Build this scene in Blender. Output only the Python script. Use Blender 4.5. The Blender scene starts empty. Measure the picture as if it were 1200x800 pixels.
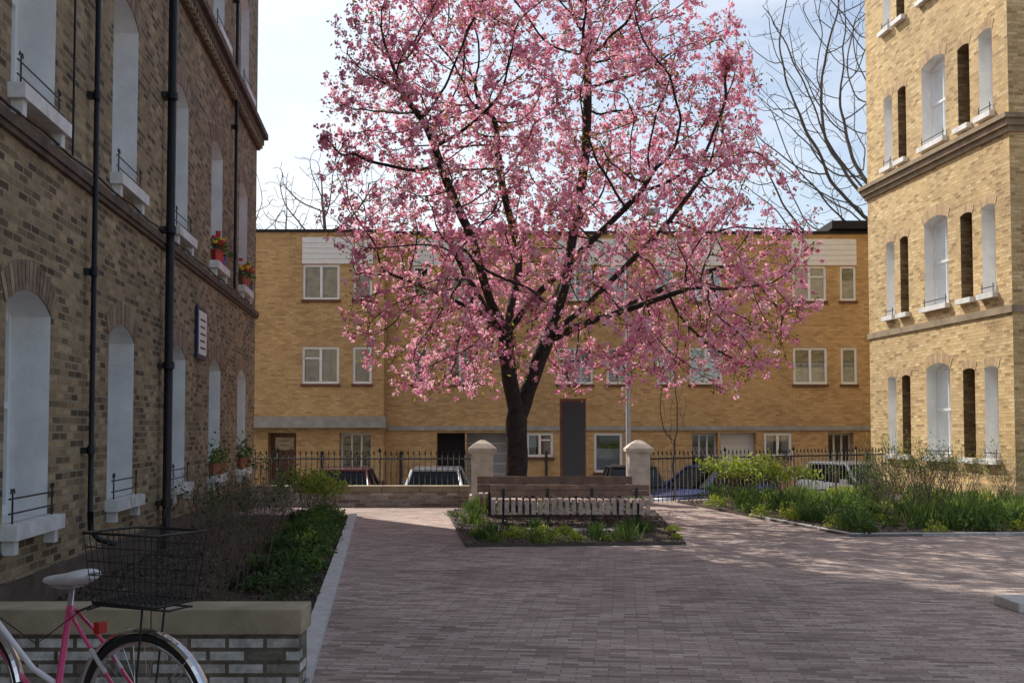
import bpy, math, random
import numpy as np
from mathutils import Vector, noise
random.seed(7); rng=np.random.default_rng(7)
R=random.uniform
sc=bpy.context.scene
F=1300.0
def px(x,Y): return (x-600)/F*Y
def pz(y,Y): return 1.6-(y-503)/F*Y

# ---------------------------------------------------------------- materials
def newmat(name):
    m=bpy.data.materials.new(name); m.use_nodes=True
    nt=m.node_tree; b=nt.nodes['Principled BSDF']
    return m,nt,b
def N(nt,t,**k):
    n=nt.nodes.new(t)
    for a,v in k.items(): setattr(n,a,v)
    return n
def mixc(nt,fac,a,b,mode='MIX'):
    n=N(nt,'ShaderNodeMix',data_type='RGBA',blend_type=mode)
    for sock,v in ((n.inputs[0],fac),(n.inputs[6],a),(n.inputs[7],b)):
        if isinstance(v,(int,float)): sock.default_value=v
        elif isinstance(v,tuple): sock.default_value=(*v,1) if len(v)==3 else v
        else: nt.links.new(v,sock)
    return n.outputs[2]
def ramp(nt,src,stops,interp='LINEAR'):
    r=N(nt,'ShaderNodeValToRGB'); r.color_ramp.interpolation=interp
    e=r.color_ramp.elements
    while len(e)<len(stops): e.new(0.5)
    for i,(p,c) in enumerate(stops):
        e[i].position=p; e[i].color=(*c,1) if len(c)==3 else c
    nt.links.new(src,r.inputs[0]); return r.outputs[0]
def noise_n(nt,vec,scale,detail=4,rough=.6):
    n=N(nt,'ShaderNodeTexNoise'); n.inputs['Scale'].default_value=scale
    n.inputs['Detail'].default_value=detail; n.inputs['Roughness'].default_value=rough
    nt.links.new(vec,n.inputs['Vector']); return n.outputs['Fac']
def simple(name,col,rough=.6,metal=0,var=.25,scale=6,bump=.0,bscale=40,coat=0):
    m,nt,b=newmat(name)
    tc=N(nt,'ShaderNodeTexCoord').outputs['Object']
    f=noise_n(nt,tc,scale,6)
    lo=tuple(c*(1-var) for c in col); hi=tuple(min(1,c*(1+var)) for c in col)
    nt.links.new(ramp(nt,f,[(.3,lo),(.7,hi)]),b.inputs['Base Color'])
    b.inputs['Roughness'].default_value=rough; b.inputs['Metallic'].default_value=metal
    if coat: b.inputs['Coat Weight'].default_value=coat; b.inputs['Coat Roughness'].default_value=.05
    if bump:
        bn=N(nt,'ShaderNodeBump'); bn.inputs['Strength'].default_value=bump; bn.inputs['Distance'].default_value=.02
        nt.links.new(noise_n(nt,tc,bscale,5),bn.inputs['Height']); nt.links.new(bn.outputs[0],b.inputs['Normal'])
    return m
def brick(name,stops,mortar,bw=.225,bh=.075,ms=.011,stain=.35,obj=False,rot=0,sscale=.5,bump=.6):
    m,nt,b=newmat(name)
    tcn=N(nt,'ShaderNodeTexCoord'); o=tcn.outputs['Object']
    vec=o if obj else tcn.outputs['UV']
    if rot:
        mp=N(nt,'ShaderNodeMapping'); mp.inputs['Rotation'].default_value=(0,0,rot)
        nt.links.new(vec,mp.inputs[0]); vec=mp.outputs[0]
    bt=N(nt,'ShaderNodeTexBrick'); nt.links.new(vec,bt.inputs['Vector'])
    bt.inputs['Color1'].default_value=(0,0,0,1); bt.inputs['Color2'].default_value=(1,1,1,1); bt.inputs['Mortar'].default_value=(.5,.5,.5,1)
    bt.inputs['Scale'].default_value=1; bt.inputs['Brick Width'].default_value=bw; bt.inputs['Row Height'].default_value=bh
    bt.inputs['Mortar Size'].default_value=ms; bt.inputs['Mortar Smooth'].default_value=.2
    c=ramp(nt,bt.outputs['Color'],stops,'LINEAR')
    c=mixc(nt,bt.outputs['Fac'],c,mortar)
    st=ramp(nt,noise_n(nt,o,sscale,8,.65),[(.3,(1-stain,)*3),(.68,(1+stain*.35,)*3)])
    c=mixc(nt,1.0,c,st,'MULTIPLY')
    fn=ramp(nt,noise_n(nt,o,28,3),[(.3,(.8,)*3),(.7,(1.15,)*3)])
    c=mixc(nt,1.0,c,fn,'MULTIPLY')
    nt.links.new(c,b.inputs['Base Color']); b.inputs['Roughness'].default_value=.88
    mth=N(nt,'ShaderNodeMath',operation='MULTIPLY_ADD'); nt.links.new(bt.outputs['Fac'],mth.inputs[0]); mth.inputs[1].default_value=-1
    nt.links.new(noise_n(nt,o,30,4),mth.inputs[2])
    bn=N(nt,'ShaderNodeBump'); bn.inputs['Strength'].default_value=bump; bn.inputs['Distance'].default_value=.012
    nt.links.new(mth.outputs[0],bn.inputs['Height']); nt.links.new(bn.outputs[0],b.inputs['Normal'])
    return m
def foliage(name,stops,trans=.4,rough=.6):
    m,nt,b=newmat(name)
    at=N(nt,'ShaderNodeAttribute'); at.attribute_name='tint'
    c=ramp(nt,at.outputs['Fac'],stops)
    nt.links.new(c,b.inputs['Base Color']); b.inputs['Roughness'].default_value=rough
    if trans<=0: return m
    tr=N(nt,'ShaderNodeBsdfTranslucent'); nt.links.new(c,tr.inputs[0])
    mx=N(nt,'ShaderNodeMixShader'); mx.inputs[0].default_value=trans
    nt.links.new(b.outputs[0],mx.inputs[1]); nt.links.new(tr.outputs[0],mx.inputs[2])
    nt.links.new(mx.outputs[0],nt.nodes['Material Output'].inputs[0])
    return m
def glassmat(name,refl=.2,tint=(.8,.84,.86),ior=1.5):
    m,nt,b=newmat(name); nt.nodes.remove(b)
    t=N(nt,'ShaderNodeBsdfTransparent'); t.inputs[0].default_value=(*tint,1)
    g=N(nt,'ShaderNodeBsdfGlossy'); g.inputs['Roughness'].default_value=.03; g.inputs[0].default_value=(.9,.95,1,1)
    fr=N(nt,'ShaderNodeFresnel'); fr.inputs[0].default_value=ior
    a=N(nt,'ShaderNodeMath',operation='ADD',use_clamp=True); nt.links.new(fr.outputs[0],a.inputs[0]); a.inputs[1].default_value=refl
    mx=N(nt,'ShaderNodeMixShader'); nt.links.new(a.outputs[0],mx.inputs[0]); nt.links.new(t.outputs[0],mx.inputs[1]); nt.links.new(g.outputs[0],mx.inputs[2])
    nt.links.new(mx.outputs[0],nt.nodes['Material Output'].inputs[0]); return m

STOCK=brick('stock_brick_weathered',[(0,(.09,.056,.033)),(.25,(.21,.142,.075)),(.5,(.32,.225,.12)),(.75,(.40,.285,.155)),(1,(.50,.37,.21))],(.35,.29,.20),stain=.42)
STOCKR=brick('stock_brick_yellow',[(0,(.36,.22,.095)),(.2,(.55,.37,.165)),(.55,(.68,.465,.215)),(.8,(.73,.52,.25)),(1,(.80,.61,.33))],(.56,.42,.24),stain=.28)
FARB=brick('orange_brick',[(0,(.46,.27,.11)),(.3,(.58,.35,.145)),(.7,(.64,.395,.17)),(1,(.71,.46,.215))],(.48,.335,.185),ms=.009,stain=.25,bump=.3)
WALLB=brick('limewashed_brick',[(0,(.10,.08,.06)),(.2,(.3,.27,.22)),(.5,(.62,.59,.54)),(1,(.78,.76,.70))],(.17,.14,.10),ms=.013,stain=.6,sscale=6)
LOWB=brick('low_wall_brick',[(0,(.3,.2,.13)),(.5,(.5,.4,.3)),(1,(.7,.62,.52))],(.5,.45,.38),stain=.4,sscale=2)
PAVE=brick('clay_pavers',[(0,(.27,.195,.165)),(.35,(.45,.335,.29)),(.7,(.53,.40,.35)),(1,(.63,.51,.455))],(.29,.235,.205),bw=.21,bh=.068,ms=.006,stain=.36,obj=True,rot=.1,sscale=.35,bump=.5)
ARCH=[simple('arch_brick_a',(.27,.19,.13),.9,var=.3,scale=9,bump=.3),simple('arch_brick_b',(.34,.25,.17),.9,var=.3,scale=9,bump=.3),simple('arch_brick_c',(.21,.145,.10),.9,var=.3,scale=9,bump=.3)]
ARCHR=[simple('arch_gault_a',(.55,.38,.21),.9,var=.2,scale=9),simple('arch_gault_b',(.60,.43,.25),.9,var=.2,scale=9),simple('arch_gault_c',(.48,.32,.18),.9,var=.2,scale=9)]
WHITE=simple('white_paint',(.80,.79,.77),.55,var=.12,scale=2.5,bump=.3,bscale=14)
WSILL=simple('white_sill',(.74,.73,.71),.6,var=.2,scale=5,bump=.2)
UPVC=simple('white_frame',(.83,.83,.82),.35,var=.04)
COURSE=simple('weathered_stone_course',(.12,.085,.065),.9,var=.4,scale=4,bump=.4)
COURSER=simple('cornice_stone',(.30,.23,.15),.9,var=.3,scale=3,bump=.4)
BLACK=simple('black_iron',(.012,.012,.014),.45,var=.4,scale=12)
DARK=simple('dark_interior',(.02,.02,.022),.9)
CURT=simple('net_curtain',(.76,.76,.74),.9,var=.12,scale=3)
GLASS=glassmat('window_glass',.14)
STONE=simple('cream_stone',(.64,.58,.48),.85,var=.22,scale=5,bump=.35,bscale=30)
COPE=simple('coping_stone',(.38,.31,.21),.85,var=.3,scale=3,bump=.35,bscale=60)
CONC=simple('concrete',(.36,.34,.31),.9,var=.2,scale=4,bump=.3,bscale=50)
KERB=simple('granite_kerb',(.58,.57,.55),.8,var=.18,scale=9,bump=.3,bscale=80)
SOIL=simple('soil_mulch',(.065,.045,.03),.95,var=.6,scale=14,bump=1.0,bscale=30)
ROADM=simple('asphalt',(.06,.06,.062),.9,var=.25,scale=3,bump=.4,bscale=90)
GROUNDM=simple('distant_ground',(.10,.10,.08),.95,var=.3,scale=.2)
BARK=simple('cherry_bark',(.034,.025,.020),.85,var=.6,scale=9,bump=.9,bscale=25)
BARKG=simple('grey_bark',(.11,.09,.075),.9,var=.3,scale=5)
WOODD=simple('dark_hardwood',(.25,.15,.105),.6,var=.4,scale=6,bump=.2)
WOODL=simple('weathered_hardwood',(.56,.43,.37),.7,var=.35,scale=9,bump=.3)
BROWND=simple('brown_door',(.13,.05,.025),.5,var=.3)
GREYD=simple('grey_door',(.30,.31,.32),.5,var=.1)
BOARD=simple('slate_board',(.045,.047,.052),.45,var=.15)
BOARDF=simple('rusted_frame',(.17,.085,.045),.7,var=.3)
GALV=simple('galvanised_steel',(.42,.43,.44),.4,metal=.6,var=.1)
CHROME=simple('chrome',(.75,.76,.78),.15,metal=1,var=.03)
RUBBER=simple('rubber',(.02,.02,.02),.8)
TWIG=simple('twig_bark',(.13,.085,.055),.9,var=.3)

# ---------------------------------------------------------------- mesh builder
class MB:
    def __init__(s,org=(0,0,0),U=(1,0,0),V=(0,1,0)):
        s.o=np.array(org,float); s.U=np.array(U,float); s.V=np.array(V,float); s.W=np.array((0,0,1.))
        s.v=[]; s.f=[]; s.m=[]; s.s=[]
    def poly(s,pts,mat,sm=False):
        i=len(s.v); s.v+= [tuple(p) for p in pts]; s.f.append(tuple(range(i,i+len(pts)))); s.m.append(mat); s.s.append(sm)
    def box(s,x0,x1,y0,y1,z0,z1,mat,tx=0,ty=0):
        i=len(s.v)
        s.v+=[(x0,y0,z0),(x1,y0,z0),(x1,y1,z0),(x0,y1,z0),(x0+tx,y0+ty,z1),(x1-tx,y0+ty,z1),(x1-tx,y1-ty,z1),(x0+tx,y1-ty,z1)]
        for q in ((0,3,2,1),(4,5,6,7),(0,1,5,4),(1,2,6,5),(2,3,7,6),(3,0,4,7)):
            s.f.append(tuple(i+k for k in q)); s.m.append(mat); s.s.append(False)
    def tube(s,pts,rad,n=8,mat=None,cap=True,closed=False):
        P=[Vector(p) for p in pts]; k=len(P)
        if isinstance(rad,(int,float)): rad=[rad]*k
        i0=len(s.v); prev=None
        for i in range(k):
            if closed: t=(P[(i+1)%k]-P[i-1])
            else: t=(P[min(i+1,k-1)]-P[max(i-1,0)])
            if t.length<1e-9: t=Vector((0,0,1))
            t.normalize()
            if prev is None:
                a=Vector((0,0,1)) if abs(t.z)<.9 else Vector((1,0,0))
                nrm=(a-t*a.dot(t)).normalized()
            else:
                nrm=prev-t*prev.dot(t)
                nrm=nrm.normalized() if nrm.length>1e-6 else t.orthogonal().normalized()
            prev=nrm; b=t.cross(nrm)
            for j in range(n):
                a=2*math.pi*j/n; s.v.append(tuple(P[i]+(nrm*math.cos(a)+b*math.sin(a))*rad[i]))
        seg=k if closed else k-1
        for i in range(seg):
            i2=(i+1)%k
            for j in range(n):
                j2=(j+1)%n
                s.f.append((i0+i*n+j,i0+i*n+j2,i0+i2*n+j2,i0+i2*n+j)); s.m.append(mat); s.s.append(n>4)
        if cap and not closed and n>3:
            s.f.append(tuple(i0+j for j in range(n))); s.m.append(mat); s.s.append(False)
            s.f.append(tuple(i0+(k-1)*n+j for j in range(n))); s.m.append(mat); s.s.append(False)
    def build(s,name,parent=None,uv=True,bevel=0):
        V=np.array(s.v,float); me=bpy.data.meshes.new(name)
        Wd=s.o+V[:,0:1]*s.U+V[:,1:2]*s.V+V[:,2:3]*s.W
        me.from_pydata(Wd.tolist(),[],s.f)
        ms=[]; idx=[]
        for m in s.m:
            if m not in ms: ms.append(m)
            idx.append(ms.index(m))
        for m in ms: me.materials.append(m)
        me.polygons.foreach_set('material_index',idx); me.polygons.foreach_set('use_smooth',s.s)
        if uv:
            ul=me.uv_layers.new(name='UVMap'); out=[]
            for f in s.f:
                p=V[list(f)]; nn=np.cross(p[1]-p[0],p[2]-p[0]) if len(f)>2 else np.array((0,0,1))
                a=int(np.argmax(np.abs(nn)))
                c=p[:,[1,2]] if a==0 else (p[:,[0,2]] if a==1 else p[:,[0,1]])
                out.append(c)
            ul.data.foreach_set('uv',np.concatenate(out).ravel())
        me.update(); o=bpy.data.objects.new(name,me); sc.collection.objects.link(o)
        if bevel:
            b=o.modifiers.new('bevel','BEVEL'); b.width=bevel; b.segments=2; b.limit_method='ANGLE'
        if parent: o.parent=parent
        return o
def empty(name):
    e=bpy.data.objects.new(name,None); e.empty_display_size=.2; sc.collection.objects.link(e); return e

def quads_obj(name,V,tint,mat,parent=None,k=4):
    n=len(V)//k; me=bpy.data.meshes.new(name)
    me.vertices.add(len(V)); me.vertices.foreach_set('co',V.astype(np.float32).ravel())
    me.loops.add(len(V)); me.loops.foreach_set('vertex_index',np.arange(len(V),dtype=np.int32))
    me.polygons.add(n); me.polygons.foreach_set('loop_start',np.arange(0,len(V),k,dtype=np.int32))
    try: me.polygons.foreach_set('loop_total',np.full(n,k,dtype=np.int32))
    except Exception: pass
    at=me.attributes.new('tint','FLOAT','POINT'); at.data.foreach_set('value',np.repeat(tint,k).astype(np.float32))
    me.materials.append(mat); me.update(calc_edges=True); me.validate()
    o=bpy.data.objects.new(name,me); sc.collection.objects.link(o)
    if parent: o.parent=parent
    return o
def unit(a): return a/np.maximum(np.linalg.norm(a,axis=1,keepdims=True),1e-9)
def leafquads(C,size,aspect=.7,up=0):
    n=len(C); a=unit(rng.normal(size=(n,3))+np.array((0,0,up))); b=unit(np.cross(a,rng.normal(size=(n,3))))
    s=(size*rng.uniform(.6,1.35,n))[:,None]
    A=a*s; B=b*s*aspect
    return np.stack([C-A*.5,C+B*.5+A*.05,C+A*.5,C-B*.5+A*.05],1).reshape(-1,3)
def blades(C,h,w,lean=.35):
    n=len(C); d=rng.normal(size=(n,3)); d[:,2]=0; d=unit(d)
    H=(h*rng.uniform(.5,1.15,n))[:,None]; L=d*H*rng.uniform(0,lean*2,n)[:,None]
    s=unit(np.cross(d,np.array((0,0,1.))+rng.normal(size=(n,3))*.4))*w*rng.uniform(.6,1.3,n)[:,None]
    z=np.array((0,0,1.))
    return np.stack([C-s*.5,C+s*.5,C+s*.45+z*H*.6+L*.35,C+z*H+L],1).reshape(-1,3)

# ---------------------------------------------------------------- openings wall
def arch_pts(u0,u1,zs,rise,n=10,off=0):
    if rise<=0: return [(u0,zs),(u1,zs)]
    h=(u1-u0)/2; Rr=(h*h+rise*rise)/(2*rise); cz=zs+rise-Rr; cu=(u0+u1)/2
    a=math.asin(h/Rr)
    return [(cu+(Rr+off)*math.sin(-a+2*a*i/n),cz+(Rr+off)*math.cos(-a+2*a*i/n)) for i in range(n+1)]
def wall_openings(w,u0,u1,z0,z1,cols,mat,v=0.0):
    cur=u0
    for ua,ub,ops in sorted(cols,key=lambda c:c[0]):
        w.poly([(cur,v,z0),(ua,v,z0),(ua,v,z1),(cur,v,z1)],mat); cur=ub
        prev=[(ua,z0),(ub,z0)]
        for zb,zs,rise,dep,rm,bm in sorted(ops,key=lambda o:o[0]):
            pp=prev
            for i in range(len(pp)-1):
                (a,za),(b,zbb)=pp[i],pp[i+1]
                w.poly([(a,v,za),(b,v,zbb),(b,v,zb),(a,v,zb)],mat)
            ap=arch_pts(ua,ub,zs,rise)
            w.poly([(ua,v,zb),(ua,v-dep,zb),(ua,v-dep,zs),(ua,v,zs)],rm)
            w.poly([(ub,v,zb),(ub,v-dep,zb),(ub,v-dep,zs),(ub,v,zs)],rm)
            w.poly([(ua,v,zb),(ub,v,zb),(ub,v-dep,zb),(ua,v-dep,zb)],rm)
            for i in range(len(ap)-1):
                (a,za),(b,zc)=ap[i],ap[i+1]
                w.poly([(a,v,za),(b,v,zc),(b,v-dep,zc),(a,v-dep,za)],rm)
            if bm:
                w.poly([(ua,v-dep,zb),(ub,v-dep,zb)]+[(a,v-dep,zz) for a,zz in reversed(ap)],bm)
            prev=ap
        for i in range(len(prev)-1):
            (a,za),(b,zbb)=prev[i],prev[i+1]
            w.poly([(a,v,za),(b,v,zbb),(b,v,z1),(a,v,z1)],mat)
    w.poly([(cur,v,z0),(u1,v,z0),(u1,v,z1),(cur,v,z1)],mat)
def voussoirs(w,u0,u1,zs,rise,mats,h=.26,n=15,v=.008):
    a=arch_pts(u0-.03,u1+.03,zs,rise,n); b=arch_pts(u0-.03,u1+.03,zs,rise,n,h)
    for i in range(n):
        t=.06
        def L(p,q,t): return (p[0]+(q[0]-p[0])*t,p[1]+(q[1]-p[1])*t)
        p0=L(a[i],a[i+1],t);p1=L(a[i],a[i+1],1-t);q1=L(b[i],b[i+1],1-t);q0=L(b[i],b[i+1],t)
        w.poly([(p0[0],v,p0[1]),(p1[0],v,p1[1]),(q1[0],v,q1[1]),(q0[0],v,q0[1])],random.choice(mats))
def curtain(g,ua,ub,zb,zt,v,mat=None,n=22):
    for i in range(n):
        a=ua+(ub-ua)*i/n; b=ua+(ub-ua)*(i+1)/n
        va=v+.015*math.sin(i*2.4)+.01*math.sin(i*.9); vb=v+.015*math.sin((i+1)*2.4)+.01*math.sin((i+1)*.9)
        g.poly([(a,va,zb),(b,vb,zb),(b,vb,zt),(a,va,zt)],mat or CURT)
def sash(w,g,ua,ub,zb,zs,rise,v,fr=UPVC,cur=.8):
    zt=zs+rise; f=.06
    w.box(ua,ua+f,v,v+.06,zb,zt,fr); w.box(ub-f,ub,v,v+.06,zb,zt,fr)
    w.box(ua+f,ub-f,v,v+.06,zb,zb+.09,fr)
    zm=(zb+zt)/2; w.box(ua+f,ub-f,v+.01,v+.07,zm-.03,zm+.03,fr)
    w.box(ua+f,ub-f,v,v+.05,zs-.04,zt+.02,fr)
    w.box((ua+ub)/2-.015,(ua+ub)/2+.015,v+.012,v+.05,zb+.09,zs-.04,fr)
    g.poly([(ua+f,v+.03,zb+.09),(ub-f,v+.03,zb+.09),(ub-f,v+.03,zs-.04),(ua+f,v+.03,zs-.04)],GLASS)
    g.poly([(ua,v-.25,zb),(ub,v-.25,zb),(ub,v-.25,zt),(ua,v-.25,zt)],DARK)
    if random.random()<cur:
        t=random.choice([.35,.5,.75,1]); curtain(g,ua+f,ub-f,zb+(zs-zb)*(1-t),zs,v-.06)

# ================================================================ LEFT BUILDING
def nrm2(x,y):
    l=math.hypot(x,y); return (x/l,y/l,0)
LO=(-3.21,0,0); LU=nrm2(-.099,1); LV=(LU[1],-LU[0],0)
lb=empty('brick_tenement_building')
w=MB(LO,LU,LV); tr=MB(LO,LU,LV); g=MB(LO,LU,LV); ir=MB(LO,LU,LV)
floors=[(.84,2.62,.17),(4.42,6.38,.17),(8.42,10.3,.17),(11.9,13.5,.17)]
cols=[]
uL1=24.2; HT_=16.6
for k in range(-5,5):
    c=9.56+3.17*k; ua,ub=c-.57,c+.57; ops=[]
    for (zb,zs,ri) in floors:
        ops.append((zb,zs,ri,.40,WHITE,None)); voussoirs(w,ua,ub,zs,ri,ARCH)
        sash(tr,g,ua,ub,zb,zs,ri,-.40)
        tr.box(ua-.07,ub+.07,-.02,.14,zb-.13,zb-.005,WSILL)
        tr.box(ua-.0,ua+.10,.002,.10,zb-.25,zb-.131,WSILL); tr.box(ub-.10,ub,.002,.10,zb-.25,zb-.131,WSILL)
        if k>=-1 and zb<9:
            for hh in (.08,.20):
                ir.tube([(ua-.02,.06,zb+hh),(ub+.02,.06,zb+hh)],.008,6,BLACK)
            for uu in (ua+.06,ub-.06):
                ir.tube([(uu,.06,zb-.01),(uu,.06,zb+.25)],.008,6,BLACK)
                ir.tube([(uu-.05,.06,zb+.24),(uu-.03,.06,zb+.28),(uu,.06,zb+.25),(uu+.03,.06,zb+.28),(uu+.05,.06,zb+.24)],.006,5,BLACK)
    cols.append((ua,ub,ops))
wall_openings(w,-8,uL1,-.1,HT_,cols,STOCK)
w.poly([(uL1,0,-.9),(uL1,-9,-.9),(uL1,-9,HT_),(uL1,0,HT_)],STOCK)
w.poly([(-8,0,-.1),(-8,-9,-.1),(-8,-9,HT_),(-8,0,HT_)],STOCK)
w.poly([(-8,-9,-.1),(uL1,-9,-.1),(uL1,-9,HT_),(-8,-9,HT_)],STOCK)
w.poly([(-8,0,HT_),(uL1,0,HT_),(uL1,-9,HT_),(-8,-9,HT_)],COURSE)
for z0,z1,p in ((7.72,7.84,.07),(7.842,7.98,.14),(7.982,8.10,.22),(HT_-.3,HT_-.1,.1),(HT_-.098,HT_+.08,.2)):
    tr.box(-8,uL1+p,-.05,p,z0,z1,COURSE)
uu=-7.9
while uu<uL1:
    tr.box(uu,uu+.11,.071,.13,7.73,7.84,STOCK); uu+=.225
tr.box(-8,uL1+.06,-.05,.05,4.0,4.05,COURSE); tr.box(-8,uL1+.08,-.05,.075,4.052,4.14,COURSE)
tr.box(-8,uL1+.05,-.04,.05,-.1,.35,COURSE)
w.build('walls',lb); tr.build('window_frames_sills_and_cornice',lb); g.build('glazing',lb); ir.build('window_guards',lb)
p=MB(LO,LU,LV)
def drain(u,r,z0,z1,v=.10,br=1.8):
    p.tube([(u,v,z0),(u,v,z1)],r,12,BLACK)
    z=z0+.6
    while z<z1:
        p.tube([(u,v,z),(u,v,z+.09)],r*1.35,12,BLACK); p.box(u-r*2.1,u+r*2.1,.0,v*.6,z+.01,z+.07,BLACK); z+=br
drain(11.2,.028,.75,15,.09); p.tube([(11.2,.09,.78),(11.2,.10,.6),(11.25,.16,.5),(11.35,.3,.44)],[.03]*4,10,BLACK)
drain(14.7,.058,.0,15,.12); drain(20.6,.03,4.2,15,.09,2.4)
p.tube([(10.55,.05,4.2),(10.55,.05,9)],.012,6,BLACK)
p.tube([(8,.07,4.2)]+[(8+i*.8,.075,4.2-.03*(i%2)) for i in range(1,20)],.014,6,BLACK)
p.build('drainpipes',lb)
s=MB(LO,LU,LV); NAVY=simple('navy_enamel',(.015,.02,.08),.4)
s.box(17.15,17.95,.01,.05,2.70,3.52,NAVY); s.box(17.22,17.88,.052,.06,2.77,3.45,UPVC)
for r_ in range(5): s.box(17.32,17.78-.08*(r_%2),.061,.064,3.30-r_*.11,3.33-r_*.11,NAVY)
s.build('wall_sign')
cR=simple('pot_red',(.6,.04,.03),.5); cY=simple('pot_yellow',(.7,.5,.03),.5); cB=simple('pot_blue',(.03,.07,.35),.5); TERR=simple('terracotta',(.35,.13,.06),.8)
FG=foliage('leaf_green',[(0,(.035,.075,.015)),(.5,(.09,.16,.03)),(1,(.20,.28,.06))],.4)
FL=foliage('leaf_lime',[(0,(.14,.22,.03)),(.5,(.30,.38,.05)),(1,(.46,.48,.07))],.45)
FD=foliage('leaf_dark',[(0,(.02,.042,.014)),(.6,(.045,.085,.022)),(1,(.09,.14,.035))],.35)
def loc2w(O,U,V,u,v,z): return np.array(O)+np.array(U)*u+np.array(V)*v+np.array((0,0,z))
for k,fl in ((3,1),(4,1),(3,0),(4,0)):
    c=9.56+3.17*k; zb=floors[fl][0]; e=empty('window_box'); b=MB(LO,LU,LV); C=[]
    for i in range(4):
        u=c-.4+i*.26; m=random.choice([cR,cY,cB,TERR]) if fl else TERR
        b.tube([(u,.06,zb),(u,.06,zb+.17),(u,.06,zb+.2)],[.07,.09,.1],10,m)
        base=loc2w(LO,LU,LV,u,.06,zb+.25)
        C.append(base+rng.normal(size=(60,3))*np.array((.08,.08,.09+.06*(1-fl))))
        if fl:
            for j in range(5):
                q=(u+R(-.09,.09),.06+R(-.06,.09),zb+.28+R(0,.22)); b.tube([q,(q[0],q[1],q[2]+.05)],[.035,.05],7,random.choice([cR,cY,cR]))
    b.build('pots',e); C=np.concatenate(C); quads_obj('leaves',leafquads(C,.07),rng.uniform(0,1,len(C)),FG,e)

# ================================================================ RIGHT BUILDING
RO=(12.68,0,0); RU=nrm2(-.1025,1); RV=(-RU[1],RU[0],0)
rb=empty('yellow_brick_apartment_building')
w=MB(RO,RU,RV); tr=MB(RO,RU,RV); g=MB(RO,RU,RV); ir=MB(RO,RU,RV)
rfl=[(.98,3.02,.14),(4.52,6.5,.14),(8.4,10.3,.14),(12.0,13.7,.14)]
spec=[(23.55,24.1,'w'),(24.5,25.02,'b'),(25.6,26.75,'s'),(27.6,28.05,'b'),(28.38,28.86,'w')]
BRJ=brick('blind_recess_shaded_brick',[(0,(.14,.09,.045)),(.5,(.28,.19,.095)),(1,(.40,.29,.15))],(.24,.18,.11),stain=.4)  # darker copy of the yellow brick, recess shade put into its colour
cols=[]
for ua,ub,t in spec:
    ops=[]
    for j,(zb,zs,ri) in enumerate(rfl):
        r2=ri if t=='s' else .06
        if t!='s': zs=zs-.12
        if t=='s':
            ops.append((zb,zs,r2,.30,WHITE,None)); sash(tr,g,ua,ub,zb,zs,r2,-.30,cur=.4)
        elif t=='w':
            ops.append((zb,zs,r2,.36,WHITE,None)); sash(tr,g,ua,ub,zb,zs,r2,-.36)
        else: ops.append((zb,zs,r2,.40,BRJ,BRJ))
        voussoirs(w,ua,ub,zs,r2,ARCHR,h=.26 if t=='s' else .2,n=15 if t=='s' else 7)
        tr.box(ua-.07,ub+.07,-.02,.13,zb-.12,zb-.004,WSILL)
        if t!='b':
            ir.tube([(ua,.05,zb+.12),(ub,.05,zb+.12)],.012,6,BLACK)
            for uu in (ua+.05,ub-.05): ir.tube([(uu,.05,zb),(uu,.05,zb+.2)],.012,6,BLACK)
    cols.append((ua,ub,ops))
u0,u1=22.95,29.95
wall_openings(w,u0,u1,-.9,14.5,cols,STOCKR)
w.poly([(u0,0,-.9),(u0,-12,-.9),(u0,-12,14.5),(u0,0,14.5)],STOCKR)
w.poly([(u1,0,-.9),(u1,-12,-.9),(u1,-12,14.5),(u1,0,14.5)],STOCKR)
w.poly([(u0,-12,-.9),(u1,-12,-.9),(u1,-12,14.5),(u0,-12,14.5)],STOCKR)
w.poly([(u0,0,14.5),(u1,0,14.5),(u1,-12,14.5),(u0,-12,14.5)],COURSER)
for z0,z1,pj in ((7.78,7.9,.06),(7.902,8.04,.13),(8.042,8.14,.2),(14.2,14.4,.1),(14.402,14.55,.2)):
    tr.box(u0-pj,u1+pj,-12,pj,z0,z1,COURSER)
tr.box(u0-.05,u1+.05,-12,.045,4.02,4.17,COURSER)
tr.box(u0-.05,u1+.05,-12,.05,-.9,.45,STOCKR)
w.build('walls',rb); tr.build('window_frames_sills_and_cornice',rb); g.build('glazing',rb); ir.build('window_guards',rb)

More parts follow.
